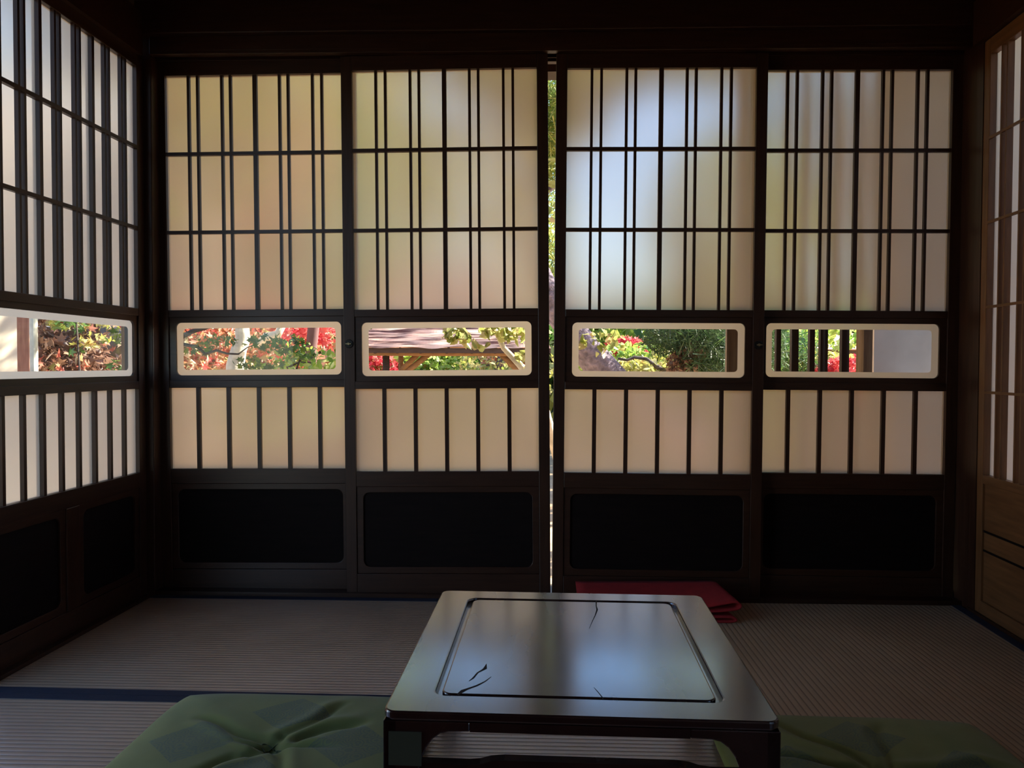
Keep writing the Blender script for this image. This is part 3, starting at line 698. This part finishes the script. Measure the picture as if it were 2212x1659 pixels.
tree('thin maple with a few green and yellow leaves in the left wall slot', (at(215, 900, 4.3).x, 4.3, G(4.3)), [A4(210, 1000, 4.3, .012), A4(172, 800, 4.3, .006), A4(165, 690, 4.3, .004)],
     [([BL(165, 757, 4.3, .05, .05, .03), BL(240, 728, 4.3, .09, .06, .03), BL(250, 790, 4.3, .05, .05, .04), BL(150, 700, 4.3, .10, .08, .04)], 'maple', .035, 40, L_GRN),
      ([BL(150, 698, 4.4, .15, .08, .03), BL(200, 735, 4.4, .12, .1, .04), BL(240, 700, 4.4, .12, .1, .03)], 'maple', .035, 70, L_YEL)])

# arbour with bark roof
gy = 7.6
gb = at(960, 750, gy); arb = empty('garden_arbour', (gb.x, gy + .9, G(8)), 0, label='garden arbour with bark roof and log posts seen left of the door gap', cat='arbour')
ax_, ayy, azz = arb.location
def AL(px, py, Y): v = at(px, py, Y); return (v.x - ax_, v.y - ayy, v.z - azz)
e0, e1 = AL(762, 750, gy), AL(1190, 752, gy); rz1 = AL(900, 600, gy + .95)
bm = bmesh.new(); random.seed(4); nR, nC = 44, 60
L0, L1 = Vector(e0), Vector(e1); ridgeL = Vector((AL(925, 640, gy + .95)[0], rz1[1], rz1[2])); ridgeR = Vector((L1.x - .55, rz1[1], rz1[2]))
gr = {}
for i in range(nR + 1):
    t = i / nR
    for j in range(nC + 1):
        s = j / nC; a = L0.lerp(L1, s); b = ridgeL.lerp(ridgeR, s); pnt = a.lerp(b, t)
        saw = .018 * ((i * .5) % 1 > .4) + .022 * noise.noise(Vector((pnt.x * 4, i * .7, 0)))
        gr[i, j] = bm.verts.new((pnt.x, pnt.y, pnt.z + saw))
for i in range(nR):
    for j in range(nC): bm.faces.new((gr[i, j], gr[i, j + 1], gr[i + 1, j + 1], gr[i + 1, j]))
back = {}
bx = [bm.verts.new((L0.x, rz1[1] * 2 - L0.y, L0.z)), bm.verts.new((L1.x, rz1[1] * 2 - L1.y, L1.z))]
bm.faces.new((gr[nR, 0], gr[nR, nC], bx[1], bx[0]))
bm.faces.new([gr[i, 0] for i in range(nR + 1)] + [bx[0]]); bm.faces.new([gr[i, nC] for i in range(nR, -1, -1)] + [bx[1]][::-1])
roof = link('roof', bm, ROOFB, arb)
GW = wood('arbour_log', (.20, .10, .045), (.34, .18, .08), rough=.75, scale=(2, 10, 10)); GD = wood('arbour_fascia', (.05, .03, .025), (.09, .055, .045), rough=.8, scale=(2, 10, 10))
link('fascia', boxes((L0.x, L1.x, L0.y + .02, L0.y + .07, L0.z - .055, L0.z - .005)), GD, arb)
bm = bmesh.new(); q0, q1 = AL(780, 762, gy + .18), AL(1175, 763, gy + .18); tube(bm, [q0, q1], [.033, .033], 12); link('beam', bm, GW, arb, smooth=True)
for px in (810, 858, 908, 965, 1019, 1069, 1125):
    bm = bmesh.new(); a = Vector(AL(px, 759, gy + .03)); tube(bm, [a, (a.x, a.y + .16, a.z + .02)], [.024, .024], 12); link('rafter_end', bm, GD, arb, smooth=False)
gd = G(8) - azz
for px, m_, r_ in ((834, GD, .036), (866, GW, .03), (1150, GD, .036)):
    a = AL(px, 762, gy + .2 if m_ is GD else gy + 1.5); bm = bmesh.new(); tube(bm, [(a[0], a[1], gd - .1), (a[0], a[1], a[2])], [r_ * 1.1, r_], 14); link('post', bm, m_, arb, smooth=True)
for (pa_, pb2, yy) in (((930, 762), (850, 826), gy + .25), ((905, 762), (868, 800), gy + .6), ((1080, 762), (1140, 822), gy + .25)):
    bm = bmesh.new(); tube(bm, [AL(*pa_, yy), AL(*pb2, yy)], [.03, .03], 12); link('brace', bm, GW, arb, smooth=True)

tree('tree with pale heart shaped leaves and a mottled leaning stem in front of the arbour', (at(1330, 1000, 4.4).x, 4.4, G(4.4)), [A4(1210, 1010, 4.4, .03), A4(1165, 840, 4.4, .026), A4(1120, 785, 4.4, .020), A4(1088, 752, 4.4, .016), A4(1070, 715, 4.4, .013), A4(1060, 640, 4.4, .009), A4(1050, 480, 4.4, .005)],
     [([BL(985, 722, 4.35, .07, .06, .045), BL(1000, 735, 4.35, .05, .05, .03)], 'heart', .042, 48, L_HRT), ([BL(1065, 716, 4.35, .09, .07, .035), BL(1110, 722, 4.35, .09, .07, .05), BL(1135, 775, 4.3, .05, .05, .06), BL(1040, 748, 4.3, .07, .05, .012)], 'heart', .042, 120, L_HRT),
      ([(at(1050, 500, 4.4).x, 4.4, 1.75, .5, .4, .35), (at(950, 300, 4.4).x, 4.4, 2.0, .5, .4, .2)], 'heart', .04, 420, L_HRT)], bark=BARKW)
tree('red maple low behind the left arbour post', (at(810, 790, 10.5).x, 10.5, G(10)), [(at(810, 790, 10.5).x, 10.5, G(10) - .1, .05), (at(810, 790, 10.5).x, 10.5, .3, .04)], [([BL(805, 800, 10.5, .45, .4, .28), BL(860, 812, 10.3, .2, .3, .15)], 'maple', .06, 900, L_RED)])
tree('dense green bush behind the arbour', (at(950, 800, 11).x, 11, G(10)), [], [([BL(890, 790, 11, .8, .6, .55), BL(960, 795, 11.2, .6, .5, .45), BL(1020, 790, 11.6, .7, .5, .5)], 'oval', .06, 2600, L_LIM), ([BL(1010, 775, 11.9, 1.0, .4, .6)], 'blob', .07, 700, L_GRN)], cat='bush', name='bush')
tree('yellow green bush with dark twigs right of centre behind the arbour', (at(1080, 800, 10.5).x, 10.5, G(10)), [A4(1060, 830, 10.3, .03), A4(1075, 790, 10.3, .025), A4(1078, 770, 10.3, .02)], [([BL(1070, 800, 10.5, .6, .5, .35), BL(1120, 790, 10.8, .5, .4, .4)], 'oval', .05, 1300, L_YEL), ([BL(1085, 775, 10.6, .35, .3, .10)], 'maple', .05, 160, L_ORG)], cat='bush', name='bush',
     branches=[[A4(1050, 790, 10.2, .012), A4(1072, 784, 10.2, .012), A4(1090, 775, 10.2, .008)], [A4(1070, 800, 10.2, .012), A4(1085, 790, 10.2, .01), A4(1082, 778, 10.2, .006)]])
# leaning pine
tree('big leaning pine with scaly purple grey bark seen in the slot right of the gap', (at(1420, 1000, 4.9).x, 4.9, G(4.9)), [A4(1480, 960, 4.9, .125), A4(1330, 832, 4.9, .112), A4(1262, 750, 4.9, .098), A4(1195, 660, 4.9, .088), A4(1150, 560, 4.9, .075), A4(1150, 430, 4.9, .055), A4(1180, 250, 4.9, .035)],
     [([BL(1190, 320, 4.9, .3, .4, .12), BL(1180, 240, 4.7, .5, .4, .10), BL(1190, 300, 5.0, .07, .2, .35), BL(1192, 480, 5.1, .08, .2, .25), BL(1192, 580, 5.3, .08, .2, .2), BL(1460, 190, 4.8, .55, .3, .16), BL(1010, 165, 4.8, .45, .3, .14), BL(1190, 190, 4.6, .3, .3, .10)], 'needle', .10, 7500, L_PIN)], bark=BARKP,
     branches=[[A4(1150, 430, 4.9, .03), A4(1200, 400, 4.9, .02), A4(1290, 300, 4.85, .012), A4(1460, 200, 4.8, .008)], [A4(1150, 480, 4.9, .03), A4(1080, 300, 4.85, .015), A4(1010, 180, 4.8, .008)]])
tree('twig of yellowing leaves hanging in front of the leaning pine trunk', (at(1250, 700, 3.9).x, 3.9, G(3.9)), [A4(1215, 1000, 3.9, .016), A4(1222, 800, 3.9, .01), A4(1232, 700, 3.9, .006), A4(1236, 600, 3.9, .004)],
     [([BL(1258, 745, 3.9, .035, .03, .035), BL(1272, 730, 3.9, .05, .04, .03), BL(1300, 755, 3.9, .035, .03, .04), BL(1320, 725, 3.9, .07, .05, .035), BL(1335, 745, 3.9, .04, .04, .03)], 'heart', .030, 52, L_HRT)], name='sapling')
tree('scarlet maple in the middle distance of the slot right of the gap', (at(1350, 800, 8).x, 8, G(8)), [A4(1395, 900, 8, .05), A4(1390, 780, 8, .03), A4(1352, 742, 8, .02), A4(1335, 738, 8, .012)], [([BL(1350, 750, 8, .20, .25, .10), BL(1325, 760, 8.1, .22, .2, .05), BL(1370, 765, 8, .15, .2, .07)], 'maple', .045, 1000, L_RED)])
tree('yellow and green shrub low in the slot right of the gap', (at(1400, 800, 7.2).x, 7.2, G(7.2)), [], [([BL(1400, 800, 7.2, .45, .3, .12), BL(1445, 780, 7.3, .2, .2, .12), BL(1370, 795, 7.3, .2, .2, .08)], 'oval', .045, 1100, L_YEL), ([BL(1360, 780, 7.6, .6, .3, .18)], 'oval', .05, 900, L_LIM)], cat='shrub', name='shrub',
     branches=[[A4(1335, 775, 7.0, .012), A4(1355, 778, 7.0, .013), A4(1370, 772, 7.0, .015), A4(1395, 775, 7.0, .018), A4(1415, 790, 7.0, .022), A4(1440, 805, 7.0, .025)]])
tree('dark green conifer filling the right half of the slot right of the gap', (at(1480, 900, 5.2).x, 5.2, G(5.2)), [A4(1500, 1000, 5.2, .07), A4(1490, 800, 5.2, .06), A4(1465, 700, 5.2, .06), A4(1455, 500, 5.2, .05)],
     [([BL(1480, 725, 5.0, .28, .3, .12), BL(1530, 750, 5.0, .22, .3, .22), BL(1440, 735, 5.1, .16, .2, .10), BL(1550, 790, 5.0, .25, .3, .12), BL(1600, 740, 5.2, .3, .3, .3)], 'needle', .07, 6000, L_DRK), ([BL(1475, 785, 4.95, .10, .1, .09), BL(1500, 760, 4.95, .12, .1, .05)], 'maple', .035, 260, L_DRY),
      ([BL(1530, 520, 5.4, .55, .5, .6)], 'needle', .10, 2600, L_PIN)])
# seen through the lattice
tree('scarlet bush low behind the lattice screen', (at(1830, 810, 6).x, 6, G(6)), [], [([BL(1845, 805, 6, .28, .3, .14), BL(1790, 812, 6.1, .2, .3, .08)], 'maple', .04, 900, L_RED), ([BL(1780, 785, 6.4, .3, .2, .12), BL(1740, 790, 6.3, .15, .2, .15)], 'heart', .05, 320, L_YEL)], cat='bush', name='bush')
tree('green bamboo grass behind the left bars of the lattice screen', (at(1700, 810, 6.2).x, 6.2, G(6)), [], [([BL(1695, 780, 6.2, .25, .3, .25)], 'needle', .14, 900, L_GRN), ([BL(1690, 725, 6.6, .3, .3, .15), BL(1800, 715, 7, .5, .3, .16)], 'oval', .06, 500, L_LIM)], cat='bush', name='bush')
fr = empty('roofed_fence', (at(1790, 760, 7.4).x, 7.4, G(7.4)), 0, label='low fence with a pinkish bark roof behind the lattice screen', cat='fence')
def FL(px, py, Y): v = at(px, py, Y); return (v.x - fr.location.x, v.y - 7.4, v.z - fr.location.z)
a, b = FL(1690, 754, 7.4), FL(1900, 752, 7.4)
bm = bmesh.new(); v = [bm.verts.new(p) for p in ((a[0], 0, a[2]), (b[0], 0, a[2]), (b[0], .45, a[2] + .17), (a[0], .45, a[2] + .17), (b[0], .9, a[2]), (a[0], .9, a[2]))]
bm.faces.new((v[0], v[1], v[2], v[3])); bm.faces.new((v[3], v[2], v[4], v[5])); bm.faces.new((v[0], v[3], v[5])); bm.faces.new((v[1], v[4], v[2])); bm.faces.new((v[0], v[5], v[4], v[1]))
link('roof', bm, ROOFB, fr)
link('board', boxes((a[0] + .05, b[0] - .05, .40, .45, -.1, a[2] - .001)), GD, fr)
# backdrop trees
bd = [(-7.5, 10, 2.2, 2.6, L_YEL, 'yellow green'), (-5.6, 11.5, 2.6, 2.8, L_ORG, 'orange'), (-4.0, 12.5, 3.0, 3.0, L_LIM, 'lime green'), (-2.2, 13.5, 2.4, 2.5, L_YEL, 'yellow'),
      (-.8, 15, .9, 1.5, L_GRN, 'deep green'), (.7, 15.5, .7, 1.4, L_YEL, 'pale yellow'), (2.0, 15, .8, 1.5, L_LIM, 'light green'), (4.6, 13.0, 2.8, 2.6, L_GRN, 'dark green'),
      (6.4, 12, 3.0, 2.8, L_ORG, 'red brown'), (8.4, 11, 2.9, 2.6, L_YEL, 'olive'), (-9.5, 9, 2.2, 2.6, L_LIM, 'fresh green')]
names = ['at the far left of the garden', 'behind the orange maple', 'above the pale lichen trunk', 'behind the straight purple trunk', 'above the arbour roof', 'behind the arbour on the right', 'under the blue sky patch', 'behind the dark conifer', 'behind the lattice screen', 'at the far right of the garden', 'beyond the white garden wall']
for i, ((x, y, z, r, m_, cn), wh) in enumerate(zip(bd, names)):
    gz = GZ - .35 + (y - 9) * .10
    tree(cn + ' background tree ' + wh, (x, y, gz), [(x, y, gz - .1, .12), (x + .1, y, z, .08)], [([(x, y, z, r, r * .7, r * .9), (x + r * .4, y - .4, z - r * .8, r * .9, r * .6, r * .55), (x - r * .4, y - .4, z - r * .9, r * .9, r * .6, r * .55)], 'blob', .16, 4200, m_)], group=None)
# unseen trees outside the left wall; orange one added to warm its paper
for i, (x, y, z, r, m_, lb) in enumerate([(-5.4, 2.9, 1.2, 1.7, L_ORG, 'warm orange leaved tree outside the left sliding doors'), (-6.2, 3.9, 1.2, 1.3, L_LIM, 'light green tree outside the left sliding doors')]):
    tree(lb, (x, y, GZ - .05), [(x, y, GZ - .1, .1), (x, y, z, .07)], [([(x, y, z, r, r * .8, r * .8)], 'blob', .12, 2200, m_)])
bpy.context.view_layer.update()
